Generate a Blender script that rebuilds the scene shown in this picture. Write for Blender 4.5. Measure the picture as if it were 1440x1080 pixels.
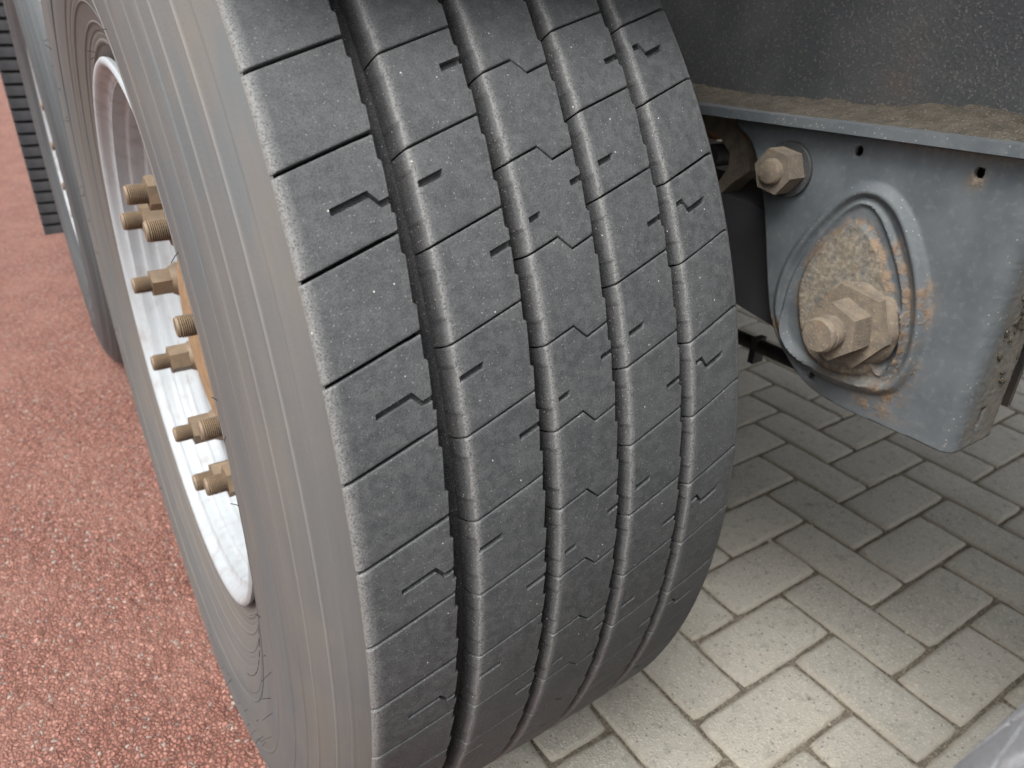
import bpy, bmesh, math, random
import numpy as np
from mathutils import Matrix, Vector, noise as mnoise

for o in list(bpy.data.objects): bpy.data.objects.remove(o)
scene = bpy.context.scene
C = scene.collection
PI = math.pi

# ------------------------------------------------------------------ camera
def cam_rows(yaw, pitch, roll):
    cy, sy, cp, sp = math.cos(yaw), math.sin(yaw), math.cos(pitch), math.sin(pitch)
    f = Vector((sy*cp, cy*cp, -sp)); r = Vector((cy, -sy, 0)); u = r.cross(f)
    return r*math.cos(roll)+u*math.sin(roll), -r*math.sin(roll)+u*math.cos(roll), f
cam_d = bpy.data.cameras.new('camera'); cam = bpy.data.objects.new('camera', cam_d); C.objects.link(cam)
cr, cu, cf = cam_rows(0.5921413, 0.4858622, 0.028452)
M4 = Matrix.Identity(4)
for i in range(3):
    M4[i][0] = cr[i]; M4[i][1] = cu[i]; M4[i][2] = -cf[i]
M4.translation = Vector((-0.261453, -0.836109, 0.883071))
cam.matrix_world = M4
cam_d.sensor_width = 36.0; cam_d.lens = 36.0*1034.32/1440.0
cam_d.clip_start = 0.01; cam_d.clip_end = 3000
cam_d.dof.use_dof = True; cam_d.dof.focus_distance = 0.52; cam_d.dof.aperture_fstop = 10.0
scene.camera = cam

# ------------------------------------------------------------------ world, sun, exposure (bright overcast, light from the open outboard side)
w = bpy.data.worlds.new('World'); scene.world = w; w.use_nodes = True
nt = w.node_tree; nt.nodes.clear()
sky = nt.nodes.new('ShaderNodeTexSky'); sky.sky_type = 'NISHITA'; sky.sun_disc = False
SUN_EL, SUN_AZ = math.radians(60), math.radians(243)      # azimuth clockwise from +Y: the bright part of the cloud stands to the left of the trailer
sky.sun_elevation = SUN_EL; sky.sun_rotation = SUN_AZ
sky.air_density = 0.8; sky.dust_density = 6.0; sky.ozone_density = 0.6
hs = nt.nodes.new('ShaderNodeHueSaturation'); hs.inputs['Saturation'].default_value = 0.22
bg = nt.nodes.new('ShaderNodeBackground'); bg.inputs['Strength'].default_value = 0.15
wo = nt.nodes.new('ShaderNodeOutputWorld')
nt.links.new(sky.outputs[0], hs.inputs['Color']); nt.links.new(hs.outputs[0], bg.inputs[0]); nt.links.new(bg.outputs[0], wo.inputs[0])
sd = bpy.data.lights.new('sun', 'SUN'); sd.energy = 1.0; sd.angle = math.radians(30); sd.color = (1.0, 0.985, 0.96)
sun = bpy.data.objects.new('sun', sd); C.objects.link(sun)
sdir = Vector((math.sin(SUN_AZ)*math.cos(SUN_EL), math.cos(SUN_AZ)*math.cos(SUN_EL), math.sin(SUN_EL)))
sun.rotation_euler = sdir.to_track_quat('Z', 'Y').to_euler()
sun.location = sdir*20
vs = scene.view_settings
vs.view_transform = 'Standard'; vs.look = 'None'; vs.gamma = 1.0; vs.use_curve_mapping = False
vs.exposure = 1.15

# ------------------------------------------------------------------ node material helper
class NT:
    def __init__(s, name, rough=0.7, metal=0.0, spec=0.5):
        s.vc = {}; s.m = bpy.data.materials.new(name); s.m.use_nodes = True
        s.t = s.m.node_tree; s.t.nodes.clear()
        s.out = s.n('ShaderNodeOutputMaterial'); s.b = s.n('ShaderNodeBsdfPrincipled')
        s.t.links.new(s.b.outputs[0], s.out.inputs[0])
        s.b.inputs['Roughness'].default_value = rough; s.b.inputs['Metallic'].default_value = metal
        s.b.inputs['Specular IOR Level'].default_value = spec
    def n(s, t, **k):
        x = s.t.nodes.new(t)
        for a, v in k.items(): setattr(x, a, v)
        return x
    def l(s, a, b): s.t.links.new(a, b)
    def setin(s, inp, v):
        if isinstance(v, bpy.types.NodeSocket): s.l(v, inp)
        elif isinstance(v, (tuple, list)) and len(v) == 3 and inp.type == 'RGBA': inp.default_value = (*v, 1)
        else: inp.default_value = v
    def coord(s, k='Object'): return s.n('ShaderNodeTexCoord').outputs[k]
    def math(s, op, a, b=0.0, c=None, clamp=False):
        x = s.n('ShaderNodeMath', operation=op); x.use_clamp = clamp
        s.setin(x.inputs[0], a); s.setin(x.inputs[1], b)
        if c is not None: s.setin(x.inputs[2], c)
        return x.outputs[0]
    def noise(s, vec, scale, detail=3, rough=0.55, out='Fac'):
        x = s.n('ShaderNodeTexNoise'); s.l(vec, x.inputs['Vector'])
        x.inputs['Scale'].default_value = scale; x.inputs['Detail'].default_value = detail; x.inputs['Roughness'].default_value = rough
        return x.outputs[out]
    def voro(s, vec, scale, feature='F1', out='Distance', rnd=1.0):
        key = (vec.node.name, vec.name, scale, feature)
        if key not in s.vc:
            x = s.n('ShaderNodeTexVoronoi', feature=feature); s.l(vec, x.inputs['Vector'])
            x.inputs['Scale'].default_value = scale; x.inputs['Randomness'].default_value = rnd; s.vc[key] = x
        return s.vc[key].outputs[out]
    def ramp(s, v, lo, hi, a=0.0, b=1.0):
        x = s.n('ShaderNodeMapRange', interpolation_type='SMOOTHSTEP'); s.setin(x.inputs[0], v)
        x.inputs[1].default_value = lo; x.inputs[2].default_value = hi; x.inputs[3].default_value = a; x.inputs[4].default_value = b
        return x.outputs[0]
    def mix(s, f, a, b, mode='MIX'):
        x = s.n('ShaderNodeMix', data_type='RGBA', blend_type=mode)
        s.setin(x.inputs[0], f); s.setin(x.inputs[6], a); s.setin(x.inputs[7], b)
        return x.outputs[2]
    def attr(s, name):
        x = s.n('ShaderNodeAttribute', attribute_name=name); return x.outputs['Fac']
    def rnd(s): return s.n('ShaderNodeObjectInfo').outputs['Random']
    def bump(s, h, dist, strength=1.0, prev=None):
        x = s.n('ShaderNodeBump'); x.inputs['Strength'].default_value = strength; x.inputs['Distance'].default_value = dist
        s.l(h, x.inputs['Height'])
        if prev is not None: s.l(prev, x.inputs['Normal'])
        return x.outputs[0]
    def map(s, vec, scale=(1,1,1), loc=(0,0,0)):
        x = s.n('ShaderNodeMapping'); s.l(vec, x.inputs[0]); x.inputs['Scale'].default_value = scale; x.inputs['Location'].default_value = loc
        return x.outputs[0]
    def color(s, c): s.setin(s.b.inputs['Base Color'], c)
    def normal(s, n): s.l(n, s.b.inputs['Normal'])
    def rough(s, r): s.setin(s.b.inputs['Roughness'], r)
    def polar(s, vec):
        sp = s.n('ShaderNodeSeparateXYZ'); s.l(vec, sp.inputs[0])
        r = s.math('SQRT', s.math('ADD', s.math('MULTIPLY', sp.outputs[1], sp.outputs[1]), s.math('MULTIPLY', sp.outputs[2], sp.outputs[2])))
        a = s.math('ARCTAN2', sp.outputs[1], sp.outputs[2])
        cb = s.n('ShaderNodeCombineXYZ'); s.l(r, cb.inputs[0]); s.l(a, cb.inputs[1]); s.l(sp.outputs[0], cb.inputs[2])
        return r, a, cb.outputs[0]

MAT = {}
def mat_tread(name='worn_rubber', k=1.0):
    m = NT(name, 0.72, spec=0.45)
    of = m.n('ShaderNodeVectorMath', operation='ADD'); m.l(m.coord(), of.inputs[0]); m.l(m.math('MULTIPLY', m.rnd(), 37.0), of.inputs[1]); v = of.outputs[0]
    big = m.noise(v, 22, 2); mid = m.noise(v, 160, 2); fine = m.noise(v, 900, 1)
    c = m.mix(m.ramp(big, .3, .7), (.038, .042, .045), (.055, .060, .063))
    c = m.mix(m.ramp(mid, .35, .7), c, m.mix(.5, c, (.098, .103, .105)))
    c = m.mix(m.attr('deep_shade'), c, m.mix(m.ramp(big, .35, .7), (.016, .016, .018), (.028, .027, .027)))  # cleaner groove rubber, darkened further to paint shade into grooves and cuts
    wear = m.attr('wear')
    c = m.mix(m.math('MULTIPLY', m.math('MULTIPLY', wear, .8), m.ramp(fine, .1, .65), clamp=True), c, (.215, .217, .212))
    dirt = m.attr('dirt')
    if k > 1: c = m.mix(m.math('MULTIPLY', m.math('SUBTRACT', 1.0, m.attr('deep_shade')), .8, clamp=True), c, (.58, .60, .62))  # dusty copy, lightened further so brighter light is painted into the tread
    c = m.mix(m.math('MULTIPLY', dirt, .75, clamp=True), c, (.20, .185, .158))
    # fine pale grit stuck to the rubber
    vo = m.voro(v, 330, out='Distance'); rr = m.voro(v, 330, out='Color')
    sp = m.n('ShaderNodeSeparateColor'); m.l(rr, sp.inputs[0])
    grit = m.math('MULTIPLY', m.math('LESS_THAN', m.math('ADD', vo, m.math('MULTIPLY', fine, .14)), .25), m.math('GREATER_THAN', m.math('MULTIPLY_ADD', m.ramp(big, .4, .65), .022, sp.outputs[0]), .9985))
    c = m.mix(grit, c, (.55, .53, .48))
    vo2 = m.voro(v, 700, out='Distance'); r2 = m.voro(v, 700, out='Color'); sp2 = m.n('ShaderNodeSeparateColor'); m.l(r2, sp2.inputs[0])
    g2 = m.math('MULTIPLY', m.math('LESS_THAN', vo2, .3), m.math('GREATER_THAN', m.math('MULTIPLY_ADD', m.ramp(big, .42, .6), .06, sp2.outputs[1]), .962))
    c = m.mix(g2, c, (.19, .19, .185))
    c = m.mix(m.ramp(m.noise(v, 1500, 1), .38, .72, 0, .38), c, (.14, .146, .148))
    c = m.mix(m.ramp(fine, .30, .55, .45, 0), c, (.026, .028, .030))
    # the odd smear of orange brick dust
    vo3 = m.voro(v, 17, out='Distance'); r3 = m.voro(v, 17, out='Color'); s3 = m.n('ShaderNodeSeparateColor'); m.l(r3, s3.inputs[0])
    sm = m.math('MULTIPLY', m.math('GREATER_THAN', s3.outputs[2], .972), m.ramp(m.math('ADD', vo3, m.math('MULTIPLY', mid, .16)), .10, .19, 1, 0))
    c = m.mix(m.math('MULTIPLY', sm, .5), c, (.34, .165, .085))
    m.color(c)
    m.rough(m.ramp(mid, .2, .8, .62, .85)); m.setin(m.b.inputs['Specular IOR Level'], m.ramp(m.attr('deep_shade'), 0, 1, .45, .12))
    h = m.math('ADD', m.math('MULTIPLY', fine, .6), m.math('MULTIPLY', mid, .9))
    m.normal(m.bump(h, .0004, .8))
    return m.m
def mat_sidewall():
    m = NT('dusty_sidewall', 0.8, spec=0.3); v = m.coord(); r, a, p = m.polar(v)
    st = m.noise(m.map(p, (110, 3.5, 20)), 1.0, 4)
    st2 = m.noise(m.map(p, (26, .9, 5)), 1.0, 3)
    bl = m.noise(v, 14, 3); fi = m.noise(v, 420, 2)
    c = m.mix(m.ramp(st2, .30, .72), (.098, .092, .086), (.080, .083, .084))
    c = m.mix(m.ramp(st, .3, .8), c, m.mix(.30, c, (.140, .133, .125)))
    c = m.mix(m.math('MULTIPLY', m.ramp(bl, .45, .75), .5), c, (.122, .107, .090))
    c = m.mix(m.math('MULTIPLY', m.ramp(m.noise(m.map(p, (34, 2.6, 6), (3, 1, 0)), 1.0, 4, .6), .50, .66), .6), c, (.078, .088, .094))
    lo = m.ramp(r, .40, .31)                                # mud-tinted band near the bead
    c = m.mix(m.math('MULTIPLY', lo, .6), c, (.112, .096, .083))
    c = m.mix(m.math('MULTIPLY', m.ramp(m.noise(m.map(v, (30, 160, 160)), 1, 4), .60, .70), .35), c, (.10, .10, .10))
    for r0, w0, k0 in ((.4985, .0005, .25), (.514, .0006, .35)):   # scuffed crests of the moulded rings
        c = m.mix(m.ramp(m.math('ABSOLUTE', m.math('SUBTRACT', r, r0)), w0*.5, w0*1.6, k0, 0), c, (.235, .225, .212))
        c = m.mix(m.ramp(m.math('ABSOLUTE', m.math('SUBTRACT', r, r0-.0016)), .0002, .0008, k0*.6, 0), c, (.055, .053, .050))
    spk = m.math('LESS_THAN', m.voro(v, 260), .06)
    c = m.mix(m.math('MULTIPLY', spk, .7), c, (.05, .045, .04))
    m.color(c)
    h = m.math('ADD', m.math('MULTIPLY', fi, .4), m.math('MULTIPLY', m.noise(m.map(p, (700, 12, 60)), 1, 2), .5))
    m.normal(m.bump(h, .0006, .8))
    return m.m
def mat_bluewall():
    m = NT('clean_grey_sidewall', 0.55, spec=0.45); v = m.coord(); r, a, p = m.polar(v)
    st = m.noise(m.map(p, (40, 1.4, 12)), 1.0, 4)
    c = m.mix(m.ramp(st, .3, .7), (.034, .040, .043), (.060, .067, .070))
    m.color(c); m.normal(m.bump(m.noise(v, 120, 4), .0005, .5))
    return m.m
def mat_rim():
    m = NT('white_rim_paint', 0.38, spec=0.5); v = m.coord(); r, a, p = m.polar(v)
    n = m.noise(v, 45, 4)
    c = m.mix(m.ramp(n, .45, .80), (.31, .335, .35), (.25, .252, .25))
    spk = m.math('MULTIPLY', m.math('LESS_THAN', m.voro(v, 75), .11), m.ramp(m.noise(v, 20), .45, .6))
    c = m.mix(m.math('MULTIPLY', spk, .75), c, (.30, .27, .23))
    seam = m.math('MULTIPLY', m.ramp(m.attr('seam'), .4, .9), m.ramp(m.noise(v, 150, 4), .44, .60))
    c = m.mix(seam, c, (.10, .095, .085))
    m.color(c); m.rough(m.ramp(n, .3, .8, .32, .6))
    m.normal(m.bump(n, .0006, .3))
    return m.m
def mat_gold():
    m = NT('dusty_zinc_steel', 0.6, metal=0.15, spec=0.5); v = m.coord()
    n = m.noise(v, 130, 4); n2 = m.noise(v, 35, 3)
    c = m.mix(m.ramp(n, .3, .7), (.175, .122, .074), (.120, .092, .064))
    c = m.mix(m.math('MULTIPLY', m.ramp(n2, .35, .7), .5), c, (.22, .17, .115))
    m.color(c); m.normal(m.bump(n, .0006, .6)); return m.m
def mat_hub():
    m = NT('orange_rusty_hub', 0.75, spec=0.35); v = m.coord()
    n = m.noise(v, 60, 5); n2 = m.noise(v, 300, 3)
    c = m.mix(m.ramp(n, .3, .7), (.27, .165, .085), (.18, .115, .065))
    c = m.mix(m.math('MULTIPLY', m.ramp(n2, .45, .7), .4), c, (.36, .26, .15))
    m.color(c); m.normal(m.bump(n2, .0006, .7)); return m.m
def mat_tan():
    m = NT('dust_caked_bolt', 0.9, spec=0.2); v = m.coord()
    n = m.noise(v, 90, 4); n2 = m.noise(v, 420, 3)
    c = m.mix(m.ramp(n, .3, .7), (.205, .168, .125), (.140, .120, .098))
    c = m.mix(m.math('MULTIPLY', m.ramp(n2, .55, .75), .5), c, (.36, .31, .24))
    c = m.mix(m.math('MULTIPLY', m.ramp(m.noise(v, 48, 3), .62, .72), .5), c, (.30, .15, .06))
    m.color(c); m.normal(m.bump(m.math('ADD', n, m.math('MULTIPLY', n2, .6)), .0012, .8)); return m.m
def mat_paint():
    m = NT('blue_grey_chassis_paint', 0.5, spec=0.45); v = m.coord()
    n = m.noise(v, 30, 4); f = m.noise(v, 350, 3); cr_ = m.noise(v, 75, 5, .65)
    c = m.mix(m.ramp(n, .3, .7), (.080, .094, .103), (.108, .122, .130))
    c = m.mix(m.math('MULTIPLY', m.ramp(m.noise(v, 150, 4), .5, .75), .22), c, (.24, .24, .23))
    vo = m.voro(v, 360); col = m.voro(v, 360, out='Color'); s = m.n('ShaderNodeSeparateColor'); m.l(col, s.inputs[0])
    spk = m.math('MULTIPLY', m.math('LESS_THAN', vo, .28), m.math('GREATER_THAN', m.math('MULTIPLY_ADD', m.ramp(n, .35, .65), .12, s.outputs[0]), .93))
    c = m.mix(m.math('MULTIPLY', spk, .55), c, (.32, .31, .28))
    rust = m.attr('rust')
    k = m.math('MULTIPLY', rust, m.ramp(cr_, .40, .58), clamp=True)
    rc = m.mix(m.ramp(m.noise(v, 160, 4), .35, .65), (.225, .152, .088), (.140, .092, .056))
    c = m.mix(k, c, rc)
    cake = m.attr('cake')
    kc = m.math('MULTIPLY', cake, m.ramp(m.noise(v, 60, 4, .6), .22, .55), clamp=True)
    c = m.mix(kc, c, m.mix(m.ramp(m.noise(v, 230, 4), .35, .75), (.16, .138, .105), (.30, .262, .20)))
    m.color(c); m.rough(m.math('ADD', m.ramp(n, .3, .7, .58, .72), m.math('MULTIPLY', kc, .25)))
    h = m.math('ADD', m.math('MULTIPLY', f, .25), m.math('MULTIPLY', m.math('MULTIPLY', kc, cr_), 1.6))
    h = m.math('ADD', h, m.math('MULTIPLY', m.math('MULTIPLY', k, m.noise(v, 240, 4)), 1.6))
    h = m.math('ADD', h, m.math('MULTIPLY', spk, .4))
    m.normal(m.bump(h, .0011, .8)); return m.m
def mat_beam():
    m = NT('grimy_chassis_paint', 0.6, spec=0.4); v = m.coord()
    n = m.noise(v, 16, 4); f = m.noise(v, 320, 4, .65); b = m.noise(v, 7, 3)
    c = m.mix(m.ramp(n, .3, .7), (.040, .043, .046), (.062, .065, .067))
    c = m.mix(m.math('MULTIPLY', m.ramp(b, .5, .72), .6), c, (.085, .062, .045))
    wr = m.ramp(m.math('ABSOLUTE', m.math('SUBTRACT', m.noise(v, 240, 2), .5)), .0, .045, 1, 0)     # fine wrinkled lint and dust
    c = m.mix(m.math('MULTIPLY', m.math('MULTIPLY', wr, .5), m.ramp(f, .46, .66)), c, (.22, .20, .17))
    vo = m.voro(v, 420); col = m.voro(v, 420, out='Color'); s = m.n('ShaderNodeSeparateColor'); m.l(col, s.inputs[0])
    spk = m.math('MULTIPLY', m.math('LESS_THAN', vo, .33), m.math('GREATER_THAN', s.outputs[0], .90))
    c = m.mix(m.math('MULTIPLY', spk, .4), c, (.19, .178, .155))
    m.color(c); m.normal(m.bump(m.math('ADD', f, m.math('MULTIPLY', spk, .7)), .0012, .8)); return m.m
def mat_mud():
    m = NT('dried_road_mud', 0.95, spec=0.15); v = m.coord()
    n = m.noise(v, 70, 5); f = m.noise(v, 600, 3)
    c = m.mix(m.ramp(n, .3, .7), (.115, .102, .083), (.068, .061, .050))
    c = m.mix(m.ramp(f, .55, .75), c, (.27, .245, .20))
    m.color(c); m.normal(m.bump(m.math('ADD', n, f), .0025, 1)); return m.m
def mat_black(name='black_rubber', col=(.018, .019, .021), r=.6):
    m = NT(name, r, spec=.4); v = m.coord(); n = m.noise(v, 60, 4)
    m.color(m.mix(m.ramp(n, .4, .75), col, tuple(x*1.9 for x in col))); m.normal(m.bump(n, .001, .4)); return m.m
def mat_flap():
    m = NT('grey_black_flap', .6, spec=.4); v = m.coord(); n = m.noise(v, 25, 4)
    m.color(m.mix(m.ramp(n, .35, .7), (.045, .048, .053), (.085, .088, .092))); m.normal(m.bump(m.noise(v, 200, 3), .0008, .5)); return m.m
def mat_paver():
    m = NT('concrete_paver', .92, spec=.2)
    pos = m.n('ShaderNodeNewGeometry').outputs['Position']; v = pos
    rnd = m.rnd()
    n = m.noise(v, 9, 2); md = m.noise(v, 55, 3); f = m.noise(v, 420, 2)
    c = m.mix(rnd, (.475, .45, .385), (.40, .383, .33))
    c = m.mix(m.math('MULTIPLY', m.ramp(n, .35, .7), .55), c, (.48, .455, .40))
    c = m.mix(m.math('MULTIPLY', m.ramp(md, .5, .75), .4), c, (.215, .208, .185))
    vo = m.voro(v, 260); col = m.voro(v, 260, out='Color'); s = m.n('ShaderNodeSeparateColor'); m.l(col, s.inputs[0])
    c = m.mix(m.math('MULTIPLY', m.math('LESS_THAN', vo, .4), m.math('GREATER_THAN', s.outputs[0], .62)), c, (.56, .535, .465))
    c = m.mix(m.math('MULTIPLY', m.math('LESS_THAN', vo, .42), m.math('LESS_THAN', s.outputs[1], .05)), c, (.22, .21, .18))
    st = m.ramp(m.noise(v, 24, 5, .6), .63, .74)
    c = m.mix(m.math('MULTIPLY', st, .55), c, (.14, .115, .09))
    ed = m.attr('edge')
    c = m.mix(m.math('MULTIPLY', ed, m.ramp(m.noise(v, 150, 3), .35, .6)), c, (.44, .40, .33))
    m.color(c)
    h = m.math('ADD', m.math('MULTIPLY', f, .8), m.math('MULTIPLY', m.ramp(vo, .0, .55, 1, 0), .5))
    h = m.math('ADD', h, md)
    m.normal(m.bump(h, .0022, .9)); return m.m
def mat_sand():
    m = NT('joint_sand', .97, spec=.1); v = m.n('ShaderNodeNewGeometry').outputs['Position']
    n = m.noise(v, 60, 4); vo = m.voro(v, 420, out='Color'); s = m.n('ShaderNodeSeparateColor'); m.l(vo, s.inputs[0])
    c = m.mix(m.ramp(n, .3, .7), (.14, .12, .095), (.24, .21, .165))
    c = m.mix(m.math('MULTIPLY', m.math('GREATER_THAN', s.outputs[0], .75), .7), c, (.40, .36, .29))
    m.color(c); m.normal(m.bump(m.voro(v, 420), .002, 1)); return m.m
def mat_red():
    m = NT('red_asphalt', .85, spec=.3); v = m.n('ShaderNodeNewGeometry').outputs['Position']
    wv = m.n('ShaderNodeVectorMath', operation='MULTIPLY_ADD'); nz = m.noise(v, 300, 2, out='Color')
    m.l(nz, wv.inputs[0]); wv.inputs[1].default_value = (.004, .004, .004); m.l(v, wv.inputs[2]); v2 = wv.outputs[0]
    d = m.voro(v2, 172); col = m.voro(v2, 172, out='Color'); s = m.n('ShaderNodeSeparateColor'); m.l(col, s.inputs[0])
    e = m.voro(v2, 172, feature='DISTANCE_TO_EDGE')
    c = m.mix(s.outputs[0], (.305, .142, .110), (.225, .098, .073))
    c = m.mix(m.math('MULTIPLY', m.math('GREATER_THAN', s.outputs[1], .78), .8), c, (.37, .195, .155))
    c = m.mix(m.math('MULTIPLY', m.math('LESS_THAN', s.outputs[1], .06), .8), c, (.30, .25, .22))
    c = m.mix(m.math('MULTIPLY', m.math('GREATER_THAN', s.outputs[2], .985), .9), c, (.38, .31, .26))
    c = m.mix(m.ramp(m.math('ADD', e, m.math('MULTIPLY', m.noise(v, 40, 3), .06)), .06, .20, .8, 0), c, (.060, .027, .021))
    c = m.mix(m.math('MULTIPLY', m.ramp(m.noise(v, 5, 3), .4, .7), .35), c, (.28, .150, .118))
    m.color(c)
    big = m.ramp(m.noise(v, 95, 3), .2, .8)
    h = m.math('ADD', m.ramp(e, .0, .30), m.math('MULTIPLY', big, 1.0))
    h = m.math('ADD', h, m.math('MULTIPLY', s.outputs[2], .7))
    m.normal(m.bump(h, .0018, 1)); return m.m
def mat_plain(name, col, r=.8):
    m = NT(name, r); v = m.coord(); n = m.noise(v, 12, 4)
    m.color(m.mix(m.ramp(n, .3, .7), col, tuple(x*.7 for x in col))); m.normal(m.bump(m.noise(v, 90, 3), .001, .5)); return m.m
MAT = dict(tread=mat_tread(), litdusttread=mat_tread('lit_dusty_rubber', 2.0), side=mat_sidewall(), blue=mat_bluewall(), rim=mat_rim(), gold=mat_gold(), hub=mat_hub(), tan=mat_tan(), paint=mat_paint(),
           beam=mat_beam(), mud=mat_mud(), black=mat_black(), flap=mat_flap(), paver=mat_paver(), sand=mat_sand(), red=mat_red(),
           deck=mat_plain('pale_bounce_plywood', (.42, .37, .30)), steel=mat_plain('dark_steel', (.035, .036, .04), .6), ground=mat_plain('grey_ground', (.20, .19, .175), .95),
           stone=mat_plain('pale_grit', (.55, .50, .42), .9))

# ------------------------------------------------------------------ mesh helpers
def mesh(name, V, F, mat, smooth=None, attrs=None):
    me = bpy.data.meshes.new(name); me.from_pydata([tuple(map(float, v)) for v in V], [], [tuple(map(int, f)) for f in F])
    me.materials.append(MAT[mat])
    if smooth is not None:
        me.polygons.foreach_set('use_smooth', [True]*len(me.polygons)); me.set_sharp_from_angle(angle=math.radians(smooth))
    for k, a in (attrs or {}).items():
        at = me.attributes.new(k, 'FLOAT', 'POINT'); at.data.foreach_set('value', np.asarray(a, dtype=np.float32))
    me.update(); return me
def obj(name, me, parent=None, loc=None, rot=None):
    o = bpy.data.objects.new(name, me); C.objects.link(o); o.parent = parent
    if loc: o.location = loc
    if rot: o.rotation_euler = rot
    return o
def thing(name, label, cat, loc=(0,0,0), group=None):
    o = bpy.data.objects.new(name, None); C.objects.link(o); o.location = loc; o.empty_display_size = .1
    o['label'] = label; o['category'] = cat
    if group: o['group'] = group
    return o
def bm_mesh(name, bm, mat, smooth=None, bevel=0, segs=2):
    if bevel:
        es = [e for e in bm.edges if len(e.link_faces) == 2 and e.calc_face_angle(0) > .5]
        bmesh.ops.bevel(bm, geom=es, offset=bevel, segments=segs, profile=.5, affect='EDGES')
    bmesh.ops.recalc_face_normals(bm, faces=bm.faces)
    me = bpy.data.meshes.new(name); bm.to_mesh(me); bm.free(); me.materials.append(MAT[mat])
    if smooth is not None:
        me.polygons.foreach_set('use_smooth', [True]*len(me.polygons)); me.set_sharp_from_angle(angle=math.radians(smooth))
    return me
def box(bm, x0, x1, y0, y1, z0, z1, shear=0.0):
    vs_ = [bm.verts.new((x, y, z - shear*y)) for x in (x0, x1) for y in (y0, y1) for z in (z0, z1)]
    for f in ((0,1,3,2),(4,6,7,5),(0,4,5,1),(2,3,7,6),(0,2,6,4),(1,5,7,3)): bm.faces.new([vs_[i] for i in f])
def lathe(prof, n=128, a0=0, closed=False):
    """prof: (x, r) list, revolved about the X axis"""
    V, F = [], []; k = len(prof)
    for j in range(n):
        a = a0 + 2*PI*j/n; c, s = math.cos(a), math.sin(a)
        for x, r in prof: V.append((x, -r*c, r*s))
    kk = k if closed else k-1
    for j in range(n):
        j2 = (j+1) % n
        for i in range(kk):
            i2 = (i+1) % k
            F.append((j*k+i, j2*k+i, j2*k+i2, j*k+i2))
    return V, F
def prism_x(bm, poly, x0, x1):
    """polygon of (y, z) points extruded along x"""
    a = [bm.verts.new((x0, y, z)) for y, z in poly]; b = [bm.verts.new((x1, y, z)) for y, z in poly]
    bm.faces.new(a); bm.faces.new(b[::-1])
    for i in range(len(poly)):
        j = (i+1) % len(poly); bm.faces.new((a[i], b[i], b[j], a[j]))
def hexpoly(af, rot=0, c=(0, 0)): return [(c[0]+af/math.sqrt(3)*math.cos(rot+i*PI/3), c[1]+af/math.sqrt(3)*math.sin(rot+i*PI/3)) for i in range(6)]
def tube(bm, pts, r, n=10):
    rings = []
    for i, p in enumerate(pts):
        p = Vector(p); d = (Vector(pts[min(i+1, len(pts)-1)])-Vector(pts[max(i-1, 0)])).normalized()
        u = d.cross(Vector((0, 0, 1)));  u = u.normalized() if u.length > 1e-3 else Vector((1, 0, 0)); v = d.cross(u)
        rings.append([bm.verts.new(p+u*(r*math.cos(2*PI*k/n))+v*(r*math.sin(2*PI*k/n))) for k in range(n)])
    for a, b in zip(rings, rings[1:]):
        for k in range(n): bm.faces.new((a[k], a[(k+1) % n], b[(k+1) % n], b[k]))
    bm.faces.new(rings[0][::-1]); bm.faces.new(rings[-1])
def smoothstep(a, b, x):
    t = np.clip((np.asarray(x, float)-a)/(b-a), 0, 1); return t*t*(3-2*t)

# ------------------------------------------------------------------ ground
def struct(o): o['kind'] = 'structure'; return o
def sheet(name, x0, x1, y0, y1, z, mat):
    return struct(obj(name, mesh(name, [(x0,y0,z),(x1,y0,z),(x1,y1,z),(x0,y1,z)], [(0,1,2,3)], mat)))
sheet('ground', -400, 400, -400, 400, -0.16, 'ground')
X_EDGE = 0.0333
# red asphalt: dense relief where the camera is near, plain sheet beyond
def red_asphalt():
    rng = np.random.default_rng(3)
    gx = np.concatenate([[-60, -20, -6, -3, -2, -1.5], np.arange(-1.2, X_EDGE-.004, .0042), [X_EDGE]])
    gy = np.concatenate([[-60, -20, -6, -3, -1.6, -1.0], np.arange(-.5, 1.2, .0042), [1.5, 2, 3, 6, 20, 60]])
    XX, YY = np.meshgrid(gx, gy, indexing='ij')
    h = rng.random(XX.shape); 
    h = (h + np.roll(h, 1, 0) + np.roll(h, 1, 1) + np.roll(np.roll(h, 1, 0), 1, 1))/4
    win = (smoothstep(-1.2, -1.0, XX)*smoothstep(-.5, -.4, YY)*(1-smoothstep(1.0, 1.2, YY)))*(1-smoothstep(X_EDGE-.03, X_EDGE-.01, XX))
    Z = (h-.62)*.0075*win - .001
    nx, ny = XX.shape; V = np.stack([XX, YY, Z], -1).reshape(-1, 3)
    i, j = np.meshgrid(np.arange(nx-1), np.arange(ny-1), indexing='ij'); a = (i*ny+j).ravel()
    F = np.stack([a, a+ny, a+ny+1, a+1], -1)
    return struct(obj('red_asphalt', mesh('red_asphalt', V, F, 'red', smooth=180)))
red_asphalt()
sheet('paving_bed', X_EDGE, 60, -60, 60, -0.0062, 'sand')

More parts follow.
